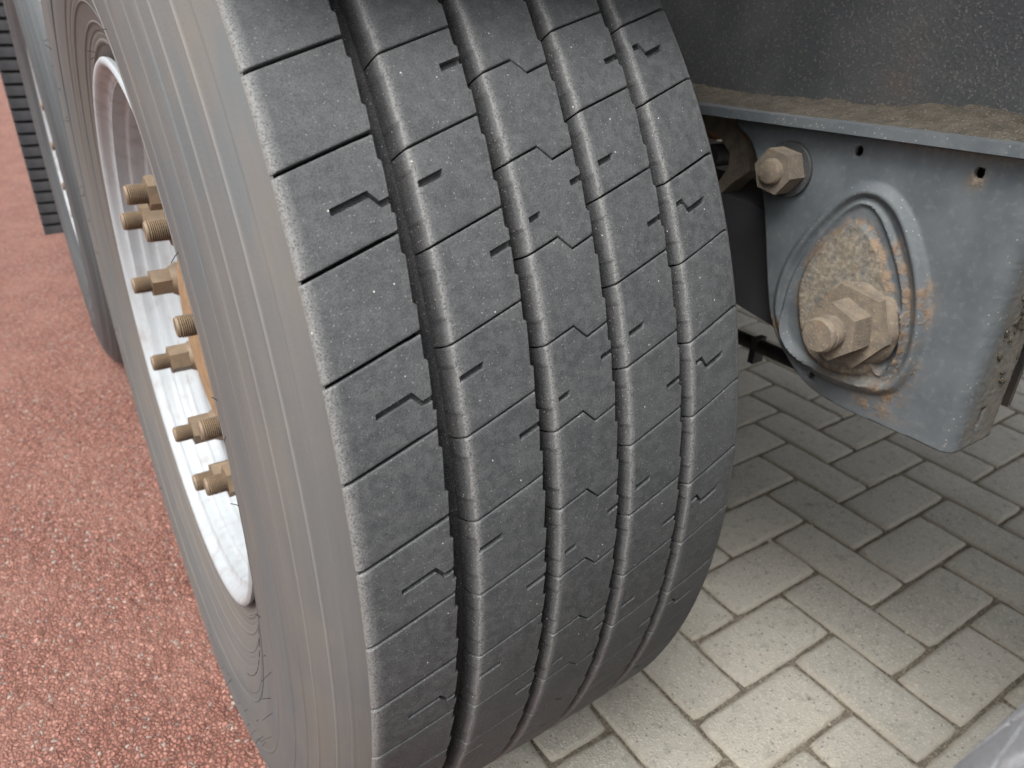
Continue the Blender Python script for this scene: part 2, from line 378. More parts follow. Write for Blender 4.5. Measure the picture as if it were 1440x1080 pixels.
U = 0.1032146; PX, PY = 0.4460966, -0.3119057
pave = struct(obj('pavement', None)); pave.location = (0, 0, 0)
def paver_mesh(lx, ly, seed):
    """chamfered concrete block, centred, top at z = 0, slightly uneven rim"""
    rr = random.Random(seed); j = .0056
    hx, hy = lx/2-j/2, ly/2-j/2
    rings = [(0.0, -.06, 0), (0.0, -.0055, .9), (.0016, -.0026, 1), (.0045, -.0008, .8), (.0085, 0.0, 0)]
    V, E, F = [], [], []
    nx, ny = max(3, int(lx/.018)), max(3, int(ly/.018))
    jit = [(rr.uniform(-1, 1), rr.uniform(-1, 1), rr.uniform(-1, 1)) for _ in range(2*(nx+ny))]
    for ins, z, e in rings:
        a, b = hx-ins, hy-ins; pts = []
        for i in range(nx): pts.append((-a+2*a*i/nx, -b))
        for i in range(ny): pts.append((a, -b+2*b*i/ny))
        for i in range(nx): pts.append((a-2*a*i/nx, b))
        for i in range(ny): pts.append((-a, b-2*b*i/ny))
        rc = .004
        for k, (x, y) in enumerate(pts):
            q = jit[k]; amp = .0007 if z < -.0001 else .0004
            if abs(abs(x)-a) < 1e-6 and abs(abs(y)-b) < 1e-6: x *= (1-rc/a*.5); y *= (1-rc/b*.5)
            V.append((x+q[0]*amp, y+q[1]*amp, z+q[2]*amp*.5)); E.append(e)
    n = len(pts)
    for r in range(len(rings)-1):
        for k in range(n): F.append((r*n+k, r*n+(k+1) % n, (r+1)*n+(k+1) % n, (r+1)*n+k))
    F.append(tuple((len(rings)-1)*n+k for k in range(n)))
    return mesh('paver', V, F, 'paver', smooth=50, attrs={'edge': E})
PM = {}
for kind, (lx, ly) in {'R': (2*U, U), 'D': (U, 2*U), 'H': (U, U)}.items():
    PM[kind] = [paver_mesh(lx, ly, s*7+len(kind)+ord(kind)) for s in range(5)]
rr = random.Random(11)
pavers = []
def in_view(x, y):
    q = Vector((x, y, 0))-cam.location; z = q.dot(cf)
    return z > .1 and abs(q.dot(cr)/z) < .80 and abs(q.dot(cu)/z) < .62
XL0 = PX - U                                          # herringbone starts here; running-bond border courses to the left
KA = range(-40, 22); cells = []
for k in KA:                                           # row a in [k, k+1]: y from PY-(k+1)U to PY-kU
    for mm in range(-14, 16):
        b = -k + 4*mm
        cells.append(('R', k, b)); cells.append(('D', k, b+2))
for kind, a, b in cells:
    if kind == 'R':
        x0, x1, y0, y1 = PX+b*U, PX+(b+2)*U, PY-(a+1)*U, PY-a*U
    else:
        x0, x1, y0, y1 = PX+b*U, PX+(b+1)*U, PY-(a+2)*U, PY-a*U
    kd = kind
    if x1 <= XL0+.01: continue
    if x0 < XL0-.01: x0 = XL0; kd = 'H'
    pavers.append((kd, (x0+x1)/2, (y0+y1)/2))
for ci, xc in enumerate([XL0-U*.5, XL0-U*1.5, XL0-U*2.5]):
    y = -0.478 + (0, .117, .03)[ci]
    for i in range(-16, 40): pavers.append(('D', xc, y+U+(i-8)*2*U))
near = []; far = []
for kd, x, y in pavers:
    if x > 6 or y > 5 or y < -2.6: continue
    d = math.hypot(x+.26, y+.84)
    if in_view(x, y) and -1.0 < y < 2.2 and not (abs(x) < .13 and -.25 < y < .4): near.append((d, kd, x, y))
    else: far.append((kd, x, y))
near.sort(); far += [t[1:] for t in near[290:]]; near = near[:290]
for d, kd, x, y in near:
    o = obj('paver', rr.choice(PM[kd]), pave, (x, y, rr.uniform(-.0012, .0006)), (rr.gauss(0, .002), rr.gauss(0, .002), rr.gauss(0, .006)+(PI if rr.random() < .5 else 0)))
V, F, E = [], [], []
for kd, x, y in far:
    me = PM[kd][rr.randrange(5)]; b0 = len(V); dz = rr.uniform(-.0012, .0006)
    V += [(v.co.x+x, v.co.y+y, v.co.z+dz) for v in me.vertices]; F += [tuple(b0+i for i in p.vertices) for p in me.polygons]
    E += [me.attributes['edge'].data[i].value for i in range(len(me.vertices))]
fo = obj('paver_field', mesh('paver_field', V, F, 'paver', smooth=50, attrs={'edge': E}), pave); fo['kind'] = 'stuff'
# loose grit lying in the joints
bm = bmesh.new()
for _ in range(420):
    if rr.random() < .75:
        kd, x, y = rr.choice(near)[1:]
        hx, hy = {'R': (U, U/2), 'D': (U/2, U), 'H': (U/2, U/2)}[kd]
        if rr.random() < .5: x += rr.choice((-1, 1))*hx+rr.gauss(0, .002); y += rr.uniform(-1, 1)*hy
        else: y += rr.choice((-1, 1))*hy+rr.gauss(0, .002); x += rr.uniform(-1, 1)*hx
        z = -.004
    else:
        x, y = rr.uniform(.3, 1.3), rr.uniform(-.75, .2); z = .0005
    if x < .2: continue
    s = abs(rr.gauss(.0016, .0008))+.0006
    bmesh.ops.create_icosphere(bm, subdivisions=1, radius=s, matrix=Matrix.Translation((x, y, z+s*.5)) @ Matrix.Diagonal((1, rr.uniform(.7, 1.2), rr.uniform(.6, 1), 1)))
g = obj('joint_grit', bm_mesh('joint_grit', bm, 'stone', smooth=60)); g['kind'] = 'stuff'; g['label'] = 'pale loose grit scattered in the paver joints'; g['category'] = 'grit'

# ------------------------------------------------------------------ wheel
R0 = 0.539; ZC = R0*.97; TH0 = 0.6470841; NP = 61; DTH = 2*PI/NP; PITCH = R0*DTH
def crown(x): return R0 - .004*(np.asarray(x)/.155)**2
GD = .0150                                            # remaining groove depth
def lin(x, pts): return float(np.interp(x, [p[0] for p in pts], [p[1] for p in pts]))
RIBS = [
 dict(xl=-.1552, xr=-.0970, c=[(-.1552, 0), (-.097, -.335)], rec={1: [(-.131, -.095, [(-.109, .535), (-.1035, .69)], .060)]}, left='shoulder', right='wall'),
 dict(xl=-.0805, xr=-.0300, c=[(-.084, -.11), (-.030, -.43)], rec={1: [(-.0765, -.063, [(0, .385)], .065)], 0: [(-.0445, -.028, [(0, .39)], .065)]}, left='wall', right='wall'),
 dict(xl=-.0185, xr=.0310, c=[(-.020, .13), (.0045, -.02), (.0135, .135), (.031, .02)], rec={1: [(-.0135, -.0055, [(0, .67)], .055), (.0225, .034, [(0, .345)], .055)]}, left='wall', right='wall'),
 dict(xl=.0425, xr=.0912, c=[(.037, -.34), (.0915, -.66)], rec={1: [(.0480, .0605, [(0, .645)], .06)], 0: [(.0780, .094, [(0, .60)], .06)]}, left='wall', right='wall'),
 dict(xl=.1025, xr=.1552, c=[(.102, -.44), (.150, -.75)], rec={0: [(.1070, .1350, [(.1135, .32), (.118, .49)], .055)]}, left='wall', right='shoulder'),
]
def block_mesh(rib, n):
    xl, xr = rib['xl'], rib['xr']; recs = rib['rec'].get(n, []); e = .0006
    # columns: (x, drop, saw weight, wear, dirt)
    cols = []
    if rib['left'] == 'shoulder':
        cols += [(xl-.0016, -.0075, 0, .2, .7), (xl-.0004, -.0020, 0, .6, .5), (xl+.0012, -.0006, 0, .9, .1), (xl+.0035, -.0001, 0, .55, 0)]
    else:
        cols += [(xl-.0044, -GD-.001, .1, 0, 0), (xl-.0036, -GD*.75, .2, 0, .0), (xl-.0024, -GD*.36, .45, .0, .03), (xl-.0006, -.0017, .5, .05, .15), (xl+.0003, -.0004, .4, .8, .15), (xl+.0012, -.0001, .25, .85, .05), (xl+.0045, 0, 0, .15, 0)]
    xm = sorted({round(x, 5) for x in np.linspace(xl+.008, xr-.005, 9)})
    for x0, x1, path, wd in recs:
        for q in (x0-e, x0+e, x1-e, x1+e, *[p[0] for p in path if p[0] != 0]): xm.append(q)
    for p in rib['c'][1:-1]: xm += [p[0]-.0012, p[0], p[0]+.0012]
    lo = cols[-1][0]; hi = xr-.0020 if rib['right'] == 'wall' else xr-.0035
    xm = sorted(x for x in xm if lo+.0002 < x < hi-.0002)
    cols += [(x, 0, 0, 0, 0) for x in xm]
    if rib['right'] == 'wall': cols += [(xr-.0020, 0, .6, .1, 0), (xr-.0004, -.0002, 1, .25, 0), (xr+.0004, -.0011, 1, .1, .1), (xr+.0010, -GD*.55, 1, 0, 0), (xr+.0022, -GD-.001, .5, 0, 0)]
    else: cols += [(xr-.0035, -.0002, 0, .3, 0), (xr-.0010, -.0009, 0, .4, .1), (xr+.0006, -.0025, 0, .2, .3), (xr+.0016, -.0075, 0, 0, .4)]
    g = (.0021 if xl < -.15 else .0012)/PITCH/2; bv = .0005/PITCH
    rows = [(g, -.0055), (g, -.0008), (g+bv, -.0002), (g+3*bv, 0)] + [(t, 0) for t in np.linspace(.05, .95, 15)] + [(1-g-3*bv, 0), (1-g-bv, -.0002), (1-g, -.0008), (1-g, -.0055)]
    st = [.22, .72]
    for s_ in st: rows += [(s_-.012, 0), (s_+.012, 0)]
    for x0, x1, path, wd in recs:
        tb = path[0][1]; et = e/PITCH
        rows += [(tb-wd/2-et, 0), (tb-wd/2+et*.3, 0), (tb+wd/2-et, 0), (tb+wd/2+et, 0)]
    head, tail = rows[:4], None
    rows.sort(key=lambda q: (q[0], q[1] if q[0] < .5 else -q[1]))
    rows2 = []
    for q in rows:
        if rows2 and abs(q[0]-rows2[-1][0]) < 1e-4 and abs(q[1]-rows2[-1][1]) < 1e-6: continue
        rows2.append(q)
    rows = rows2
    def saw(t):                                        # drifts one way along the groove, then steps back, twice per pitch
        t = t % 1.0
        for s_ in (.72, .22):
            if t > s_+.012: return .0011-.0022*((t-s_-.012)/.476)
            if t > s_-.012: return -.0011+.0022*((t-s_+.012)/.024)
        return .0011-.0022*((t+.28-.012)/.476)
    V, W, D, DP, F = [], [], [], [], []
    for t, dr in rows:
        for x, dp, sw, we, di in cols:
            xx = x+saw(t)*sw*.9
            tw = t; h = dp
            for x0, x1, path, wd in recs:
                if len(path) > 1:
                    off = lin(x, path)-path[0][1]; tb = path[0][1]
                    k = min(t/tb, (1-t)/(1-tb)); k = max(0, min(1, k*1.0)); tw = t+off*k
                if x0 < x < x1+.00001 and path[0][1]-wd/2 < t < path[0][1]+wd/2: h = min(h, -.0036)
            h = h+dr if dp > -.003 else min(h, dp+dr*.3)
            tt = n + tw + lin(x, rib['c'])
            th = TH0 - DTH*tt; r = float(crown(np.clip(xx, -.155, .155)))+h
            V.append((xx, -r*math.cos(th), r*math.sin(th)))
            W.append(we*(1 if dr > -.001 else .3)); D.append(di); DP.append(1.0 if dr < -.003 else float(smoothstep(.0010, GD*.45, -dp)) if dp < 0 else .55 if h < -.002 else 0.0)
    nc = len(cols)
    for i in range(len(rows)-1):
        for j in range(nc-1):
            a = i*nc+j; F.append((a, a+nc, a+nc+1, a+1))
    return mesh('tread_block', V, F, 'tread', smooth=38, attrs={'wear': W, 'dirt': D, 'deep_shade': DP})
BM = [[block_mesh(rb, n) for n in (0, 1)] for rb in RIBS]

def ridge(prof, r0, h=.0007, w_=.0011):
    return prof
def side_profile():
    """outer sidewall (x, r) from bead to shoulder, with thin moulded rings"""
    key = [(.150, .2900), (.157, .2985), (.1625, .3065), (.1660, .318), (.1710, .333), (.1785, .354), (.1850, .378), (.1895, .404), (.1915, .430), (.1905, .456), (.1865, .480), (.1800, .500), (.1715, .5165), (.1630, .5268), (.1572, .5315), (.1545, .5330)]
    rs = np.array([k[1] for k in key]); xs = np.array([k[0] for k in key])
    fine = np.concatenate([np.linspace(.29, .532, 400), [.533]])
    # smooth the polyline
    xf = np.interp(fine, rs, xs); 
    for _ in range(40): xf[1:-1] = (xf[:-2]+2*xf[1:-1]+xf[2:])/4
    def add(r, h, wd):
        nonlocal xf
        xf = xf + h*np.exp(-((fine-r)/wd)**4)
    for r, h, wd in ((.3125, .0014, .0022), (.321, -.0006, .0012), (.329, .0010, .0012), (.346, .0009, .0009), (.3525, -.0004, .001), (.392, .0010, .0009), (.4405, .0006, .0009), (.4700, .0006, .0008), (.4860, .0007, .0007), (.4985, .0009, .0007), (.5140, .0011, .0008), (.5240, .0006, .0008)): add(r, h, wd)
    # stepped raised bands
    xf = xf + .0008*(smoothstep(.3600, .3615, fine)-smoothstep(.3840, .3855, fine))
    return [(float(x), float(r)) for x, r in zip(xf, fine)]
SP = side_profile()
prof = [(-x, r) for x, r in SP] + [(-.1535, .5318), (-.150, R0-GD-.004)] + [(x, float(crown(x))-GD) for x in np.linspace(-.148, .148, 25)] + [(.150, R0-GD-.004), (.1535, .5318)] + [(x, r) for x, r in SP[::-1]]
Vt, Ft = lathe(prof, 200)
Vt = [(x + (0 if z > -ZC+.09 else (1 if x > 0 else -1)*.006*float(smoothstep(.09, .0, z+ZC))*(1 if abs(x) > .1 else 0)), y, max(z, -ZC+.0015)) for x, y, z in Vt]
TYRE = {k: mesh('tyre', Vt, Ft, k, smooth=40, attrs={'wear': [0]*len(Vt), 'dirt': [0]*len(Vt), 'deep_shade': [1]*len(Vt)}) for k in ('side', 'blue')}
# groove floors carry tread rubber with painted shade, not sidewall dust
nprof = len(prof); lo_i, hi_i = len(SP), nprof-len(SP)-2
for me in TYRE.values():
    me.materials.append(MAT['tread'])
    me.polygons.foreach_set('material_index', [1 if lo_i <= (i % (nprof-1)) <= hi_i else 0 for i in range(len(me.polygons))])
# rim: lip, bead seat, stepped well, disc
rimp = [(.060, .2600), (-.020, .2560), (-.060, .2560), (-.1000, .2630), (-.1180, .2730), (-.1260, .2800), (-.1400, .2830), (-.1480, .2835), (-.1530, .2850), (-.1575, .2895), (-.1600, .2960), (-.1640, .2992), (-.1680, .2995), (-.1702, .2970), (-.1702, .2945), (-.1690, .2915), (-.1650, .2890), (-.1600, .2875), (-.1575, .2840), (-.1570, .2790), (-.1560, .2770), (-.1500, .2762), (-.1440, .2758), (-.1425, .2745), (-.1418, .2690), (-.1405, .2676), (-.1330, .2668), (-.1270, .2660), (-.1258, .2645), (-.1252, .2580), (-.1235, .2560), (-.1180, .2540), (-.1130, .2500), (-.1112, .2440), (-.1135, .2380), (-.1145, .2300), (-.1150, .2100), (-.1150, .1420), (-.105, .1410), (-.100, .1400)]
Vr, Fr = lathe(rimp, 160)
seam = [(1.0 if abs(x+.1570) < .0004 else .72 if abs(x+.1418) < .0004 or abs(x+.1252) < .0004 else 0.0)*(.5+.5*math.sin(2*PI*j/160*1.0+.4)) for j in range(160) for x, r in rimp]
RIM = mesh('rim', Vr, Fr, 'rim', smooth=50, attrs={'seam': seam})
hubp = [(-.095, .1390), (-.1165, .1385), (-.1195, .1365), (-.1205, .131), (-.1210, .105), (-.1230, .1030), (-.1290, .1020), (-.1310, .1000), (-.1318, .090), (-.1320, .0)]
HUB = mesh('hub', *lathe(hubp, 96), 'hub', smooth=35)
# stud with thread ridges
pr = [(-.105, .0105), (-.1345, .0105)]; x = -.1350
while x > -.1705: pr += [(x, .0110), (x-.0009, .0096)]; x -= .0018
pr += [(-.1715, .0104), (-.1738, .0088), (-.1740, .0)]
STUD = mesh('stud', *lathe(pr, 20), 'gold', smooth=25)
bm = bmesh.new(); prism_x(bm, hexpoly(.032, .2), -.1525, -.1270); NUT0 = bm_mesh('nut', bm, 'gold', smooth=30, bevel=.0012)
NW = mesh('washer', *lathe([(-.1152, .0225), (-.1190, .0228), (-.1235, .0205), (-.1290, .0175), (-.1295, .0)], 28), 'gold', smooth=35)
STUD_A0 = math.radians(29)
# moulding whiskers and tick marks on the sidewall
rw = random.Random(5)
def whisk():
    bm = bmesh.new()
    radii = [p[1] for p in SP]; xx = [p[0] for p in SP]
    for _ in range(70):
        r = rw.choice((.303, .312, .40, .41, .42, .425, .43)); a = rw.uniform(-PI, PI); x = -float(np.interp(r, radii, xx))
        ln = rw.uniform(.004, .011); da = rw.uniform(-.5, .5)
        p0 = Vector((x+.0005, -r*math.cos(a), r*math.sin(a))); d = Vector((-1, 0, 0))*rw.uniform(.25, 1) + Vector((0, math.sin(a)*1, math.cos(a)))*rw.uniform(-.9, .9) + Vector((0, -math.cos(a), math.sin(a)))*rw.uniform(-.3, .3)
        d.normalize(); tube(bm, [p0, p0+d*ln*.5, p0+d*ln+Vector((0, 0, -.001))], .00032, 5)
    # raised dashes on the lower sidewall
    for rad, aa, l, n in ((.368, -.9, .045, 9), (.3185, .15, .06, 6)):
        for k in range(n):
            a = aa+k*l*1.55; pts = []
            for q in range(4):
                a2 = a+l*q/3; x = -float(np.interp(rad, radii, xx)); pts.append((x-.0001, -rad*math.cos(a2), rad*math.sin(a2)))
            tube(bm, pts, .0006, 5)
    return bm_mesh('moulding_whiskers', bm, 'black', smooth=60)
WHISK = whisk()
def wheel(label, y, rot=0.0, side='side', tread=None):
    t = thing('truck_wheel', label, 'wheel', (0, y, 0))
    ty = obj('tyre', TYRE[side], t, (0, 0, ZC))
    for ri in range(5):
        nm = 'shoulder_block' if ri in (0, 4) else 'tread_block'
        for n in range(NP):
            k = n % 2 if n < 60 else 0
            th = (TH0-DTH*(n+.5+RIBS[ri]['c'][0][1]*.5) - rot + PI) % (2*PI) - PI
            if abs(th + PI/2) < .29: continue
            o = obj(nm, BM[ri][k], ty); o.rotation_euler.x = DTH*(n-k)+rot
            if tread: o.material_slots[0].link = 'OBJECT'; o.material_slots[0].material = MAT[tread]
    wh = obj('moulding_whiskers', WHISK, ty); wh['kind'] = 'stuff'; wh.rotation_euler.x = rot
    obj('rim', RIM, t, (0, 0, ZC)); obj('hub', HUB, t, (0, 0, ZC))
    for i in range(10):
        a = STUD_A0+i*PI/5 - rot
        s = obj('stud', STUD, t, (0, -.1675*math.cos(a), ZC+.1675*math.sin(a)))
        nu = obj('nut', NUT0, s); nu.rotation_euler.x = i*1.7; obj('washer', NW, s)
    return t
wheel('truck wheel with worn five-rib tyre, white rim and rusty studs beside the grey hanger bracket', 0)
wheel('truck wheel between the worn five-rib tyre and the black ribbed mud flap', 1.31, .4, 'blue')
wheel('tyre with dusty grey back tread facing the bracket and the worn five-rib tyre', -1.31, .23, 'blue', 'litdusttread')
for yy, nm in ((1.31, 'across from the mud flap'),):
    t = thing('truck_wheel', 'dark truck wheel under the far side of the trailer, ' + nm, 'wheel', (2.04, yy, 0)); t.rotation_euler.z = PI
    obj('tyre', TYRE['blue'], t, (0, 0, ZC)); obj('rim', RIM, t, (0, 0, ZC)); obj('hub', HUB, t, (0, 0, ZC))

# ------------------------------------------------------------------ trailer chassis and deck above
SH = 0.030                                             # the chassis stands slightly nose-up
ch = thing('trailer_frame', 'grimy dark grey trailer chassis beam with dirt on its flange above the hanger bracket', 'trailer frame', (0, 0, 0))
ZF = 0.7725                                             # flange underside at y = 0
bm = bmesh.new(); box(bm, .3975, .4055, -2.6, 3.2, ZF+.0105, 1.385, SH); obj('beam_web', bm_mesh('beam_web', bm, 'beam', smooth=30), ch)
bm = bmesh.new(); box(bm, .3250, .4750, -2.6, 3.2, ZF+.0015, ZF+.0098, SH); obj('bottom_flange', bm_mesh('bottom_flange', bm, 'paint', smooth=30, bevel=.0018), ch)
bm = bmesh.new(); box(bm, .3250, .4750, -2.6, 3.2, 1.3855, 1.3955, SH); obj('top_flange', bm_mesh('top_flange', bm, 'beam'), ch)
bm = bmesh.new(); box(bm, 1.64, 1.648, -2.6, 3.2, ZF+.0105, 1.385, SH); box(bm, 1.57, 1.72, -2.6, 3.2, ZF-.0005, ZF+.0100, SH); obj('chassis_beam', bm_mesh('chassis_beam', bm, 'beam'), ch)
bm = bmesh.new(); box(bm, .12, 1.92, -1.95, 3.2, 1.3965, 1.435, SH); obj('deck', bm_mesh('deck', bm, 'deck'), ch)  # unseen deck; narrowed, shortened and kept pale to steer the light below
bm = bmesh.new(); box(bm, .09, .119, -1.95, 3.2, 1.35, 1.50, SH); obj('side_rail', bm_mesh('side_rail', bm, 'beam', bevel=.004), ch)
# dirt heaped on the flange against the web: an uneven crust
def crust():
    ny, nx = 520, 22; V, F = [], []
    for i in range(ny):
        y = -1.3+1.9*i/(ny-1)
        wmax = .056+.010*mnoise.noise((y*9, 0, 0))+.005*mnoise.noise((y*60, 2, 0))
        hw = .0075+.0065*mnoise.noise((y*8, 5, 0))+.003*mnoise.noise((y*45, 7, 0)) + .006*math.exp(-((y+.50)/.06)**2)
        for j in range(nx):
            u = j/(nx-1); x = .3974-u*wmax
            h = hw*(1-u)**1.3+.0022*(1-u**4)+.0017*mnoise.noise((x*160, y*160, 3))*(1-u**6)+.0009*mnoise.noise((x*500, y*500, 9))
            if j == nx-1: h = -.0008
            V.append((x, y, ZF+.0100+h-SH*y))
    for i in range(ny-1):
        for j in range(nx-1):
            a = i*nx+j; F.append((a, a+1, a+nx+1, a+nx))
    return mesh('dirt_crust', V, F, 'mud', smooth=60)
obj('dirt_crust', crust(), ch)

# ------------------------------------------------------------------ hanger bracket
hg = thing('hanger_bracket', 'blue-grey pressed steel suspension hanger with rusty pivot bolt hung under the chassis beam', 'bracket', (0, 0, 0))
XP = .340
OUT = [(-.4114,.6048),(-.4075,.6406),(-.4182,.6815),(-.4431,.7228),(-.4627,.7435),(-.4798,.7506),(-.4987,.7479),(-.5182,.7337),(-.5379,.7034),(-.5513,.6732),(-.559,.6403),(-.5585,.6049),(-.5436,.5758),(-.492,.5640),(-.4393,.5718)]
INN = [(-.4249,.5935),(-.42,.6264),(-.429,.6723),(-.4532,.7139),(-.4703,.7333),(-.4838,.7363),(-.498,.7268),(-.5128,.7071),(-.5298,.6794),(-.5398,.649),(-.5439,.6154),(-.5352,.5795),(-.4901,.5722),(-.4441,.5766)]
ISL = [(-.4386,.6224),(-.4336,.6539),(-.4466,.6892),(-.4667,.7105),(-.4774,.7165),(-.4906,.7121),(-.5051,.694),(-.5185,.6713),(-.5254,.6554),(-.5202,.6154),(-.5248,.59),(-.4895,.577),(-.4568,.5845)]
POC = [(-.5245,.5999),(-.5257,.6462),(-.5329,.6534),(-.5398,.6375),(-.541,.6094),(-.5314,.5929)]
PLATE = [(-.3301,.7742),(-.3484,.7636),(-.3712,.7206),(-.4008,.6126),(-.4157,.587),(-.433,.5703),(-.4603,.5500),(-.5017,.5440),(-.5514,.5470),(-.5971,.5480),(-.72,.548),(-.72,.90),(-.30,.90),(-.30,.79)]
def sdf(poly, Y, Z):
    p = np.array(poly); 
    for _ in range(2):                                  # Chaikin rounding
        q = np.roll(p, -1, 0); p = np.stack([.75*p+.25*q, .25*p+.75*q], 1).reshape(-1, 2)
    d = np.full(Y.shape, 9.); ins = np.zeros(Y.shape, bool)
    for i in range(len(p)):
        a, b = p[i], p[(i+1) % len(p)]
        ey, ez = b-a; wy, wz = Y-a[0], Z-a[1]
        t = np.clip((wy*ey+wz*ez)/(ey*ey+ez*ez), 0, 1)
        d = np.minimum(d, np.hypot(wy-ey*t, wz-ez*t))
        cnd = (a[1] > Z) != (b[1] > Z)
        with np.errstate(divide='ignore', invalid='ignore'): xi = (b[0]-a[0])*(Z-a[1])/(b[1]-a[1])+a[0]
        ins ^= cnd & (Y < xi)
    return np.where(ins, -d, d)
HOLES = [(-.459, .7735, .0042), (-.5598, .7745, .0042), (-.4641, .5615, .0046)]
def plate():
    st = .0016; RC = .013                               # corner radius to the front flange
    yf = -.6065                                         # front face plane
    ys = np.arange(-.594, -.325, st); zs = np.arange(.540, .792, st)
    Yg, Zg = np.meshgrid(ys, zs, indexing='ij')
    # snap the grid to the plate outline by pulling outside points onto the boundary row by row
    so, si, sl, sp_ = sdf(OUT, Yg, Zg), sdf(INN, Yg, Zg), sdf(ISL, Yg, Zg), sdf(POC, Yg, Zg)
    # outward (towards -x) relief
    h = .0052*np.exp(-((so+.0050)/.0042)**2) + .0030*np.exp(-((si+.0010)/.0020)**2) - .0012*np.exp(-((si-.0035)/.0018)**2)
    h += .0045*(1-smoothstep(-.003, .002, sl)) + .0020*np.exp(-((sl)/.0018)**2)
    h += .0025*(1-smoothstep(-.002, .0035, so))
    h -= .0075*(1-smoothstep(-.003, .0025, sp_)); h += .0030*np.exp(-((sp_-.002)/.0020)**2)
    rng = np.random.default_rng(2)
    rust = np.zeros(Yg.shape); cake = np.zeros(Yg.shape)
    rust = np.maximum(rust, 1.0*np.exp(-((sl)/.0050)**2))
    rust = np.maximum(rust, .9*np.exp(-((si-.002)/.0045)**2)*smoothstep(-.505, -.53, Yg))
    for cy, cz, sy, sz, am in ((-.552, .655, .006, .020, 1.2), (-.548, .676, .005, .012, .9), (-.541, .577, .013, .009, 1.1), (-.532, .560, .020, .007, .9), (-.5575, .605, .006, .010, .8), (-.4135, .597, .010, .010, 1.0), (-.516, .703, .004, .010, 1.0), (-.470, .555, .01, .006, .25)):
        rust = np.maximum(rust, am*np.exp(-((Yg-cy)/sy)**2-((Zg-cz)/sz)**2))
    cake = np.maximum(cake, .95*(1-smoothstep(-.006, .004, sl)))
    cake = np.maximum(cake, .8*np.exp(-((Yg+.505)/.028)**2-((Zg-.590)/.018)**2))
    cake *= smoothstep(.000, .004, sp_); rust = np.maximum(rust*smoothstep(-.001, .003, sp_), .8*np.exp(-((sp_-.002)/.0022)**2))
    top = .7795-SH*(Yg)*1.0
    for hy, hz, hr in HOLES[1:2]: rust = np.maximum(rust, .7*np.exp(-((Yg-hy)/.006)**2-((Zg-hz+.006)/.007)**2)); cake = np.maximum(cake, .9*np.exp(-((Yg-hy)/.005)**2-((Zg-hz+.006)/.006)**2))
    cake = np.maximum(cake, .45*smoothstep(.010, .0, (.7715-SH*Yg)-Zg)*smoothstep(-.46, -.52, Yg))
    P = np.array(PLATE); spl = sdf([tuple(q) for q in PLATE], Yg, Zg)
    V = []; keep = {}; F = []
    ny, nz = Yg.shape
    hole = np.zeros(Yg.shape, bool)
    for hy, hz, hr in HOLES: hole |= np.hypot(Yg-hy, Zg-hz) < hr-st*.5
    zmax = ZF-SH*Yg-.0006
    ok = (spl < st*1.5) & ~hole & (Zg < zmax+st)
    idx = -np.ones(Yg.shape, int); R_, K_ = [], []
    for i in range(ny):
        for j in range(nz):
            if ok[i, j]:
                idx[i, j] = len(V); y, z = Yg[i, j], min(Zg[i, j], zmax[i, j])
                if spl[i, j] > -st*.4:                  # slide rim vertices exactly onto the outline
                    gy = (sdf(PLATE, np.array([y+1e-4]), np.array([z]))-sdf(PLATE, np.array([y-1e-4]), np.array([z])))[0]/2e-4
                    gz = (sdf(PLATE, np.array([y]), np.array([z+1e-4]))-sdf(PLATE, np.array([y]), np.array([z-1e-4])))[0]/2e-4
                    y -= gy*spl[i, j]; z -= gz*spl[i, j]; z = min(z, zmax[i, j])
                for hy, hz, hr in HOLES:                # and round the drilled holes
                    dd = math.hypot(y-hy, z-hz)
                    if dd < hr+st*.45 and dd > 1e-6: y, z = hy+(y-hy)*hr/dd, hz+(z-hz)*hr/dd
                V.append((XP-h[i, j], y, z)); R_.append(rust[i, j]); K_.append(cake[i, j])
    for i in range(ny-1):
        for j in range(nz-1):
            q = (idx[i, j], idx[i, j+1], idx[i+1, j+1], idx[i+1, j])
            if min(q) >= 0 and min(spl[i, j], spl[i, j+1], spl[i+1, j+1], spl[i+1, j]) < -st*.4: F.append(q)
    # rounded corner and front flange: continue the first column of vertices
    j0 = min(j for j in range(nz) if idx[0, j] >= 0 and spl[0, j] < -st*.4)
    col0 = [(idx[0, j], V[idx[0, j]]) for j in range(j0-1, nz) if idx[0, j] >= 0]
    prev = [c[0] for c in col0]
    path = [(XP+RC*(1-math.cos(a)), -.594-(RC-.0005)*math.sin(a)) for a in np.linspace(0, PI/2, 9)[1:]] + [(XP+RC+d, yf) for d in np.arange(.002, .054, .002)]
    slot = (.3735, .5755)
    for x, y in path:
        cur = []
        for vi, (vx, vy, vz) in col0:
            z = vz
            bumpy = .0006*mnoise.noise((x*300, vz*300, 1))
            V.append((x, y+bumpy, z)); cur.append(len(V)-1)
            R_.append(.25*float(smoothstep(XP+.004, XP+.03, x))); K_.append(.40*float(smoothstep(XP+.006, XP+.03, x)))
        for k in range(len(cur)-1):
            x_m, z_m = x, (V[cur[k]][2]+V[cur[k+1]][2])/2
            dz = max(0, abs(z_m-slot[1])-.0075)
            if math.hypot((x_m-slot[0]), dz) < .0038 and y <= yf+.002: continue
            F.append((prev[k+1], prev[k], cur[k], cur[k+1]))
        prev = cur
    me = mesh('plate', V, F, 'paint', smooth=50, attrs={'rust': R_, 'cake': K_})
    return me
pl = obj('plate', plate(), hg)
md = pl.modifiers.new('thickness', 'SOLIDIFY'); md.thickness = .006; md.offset = -1
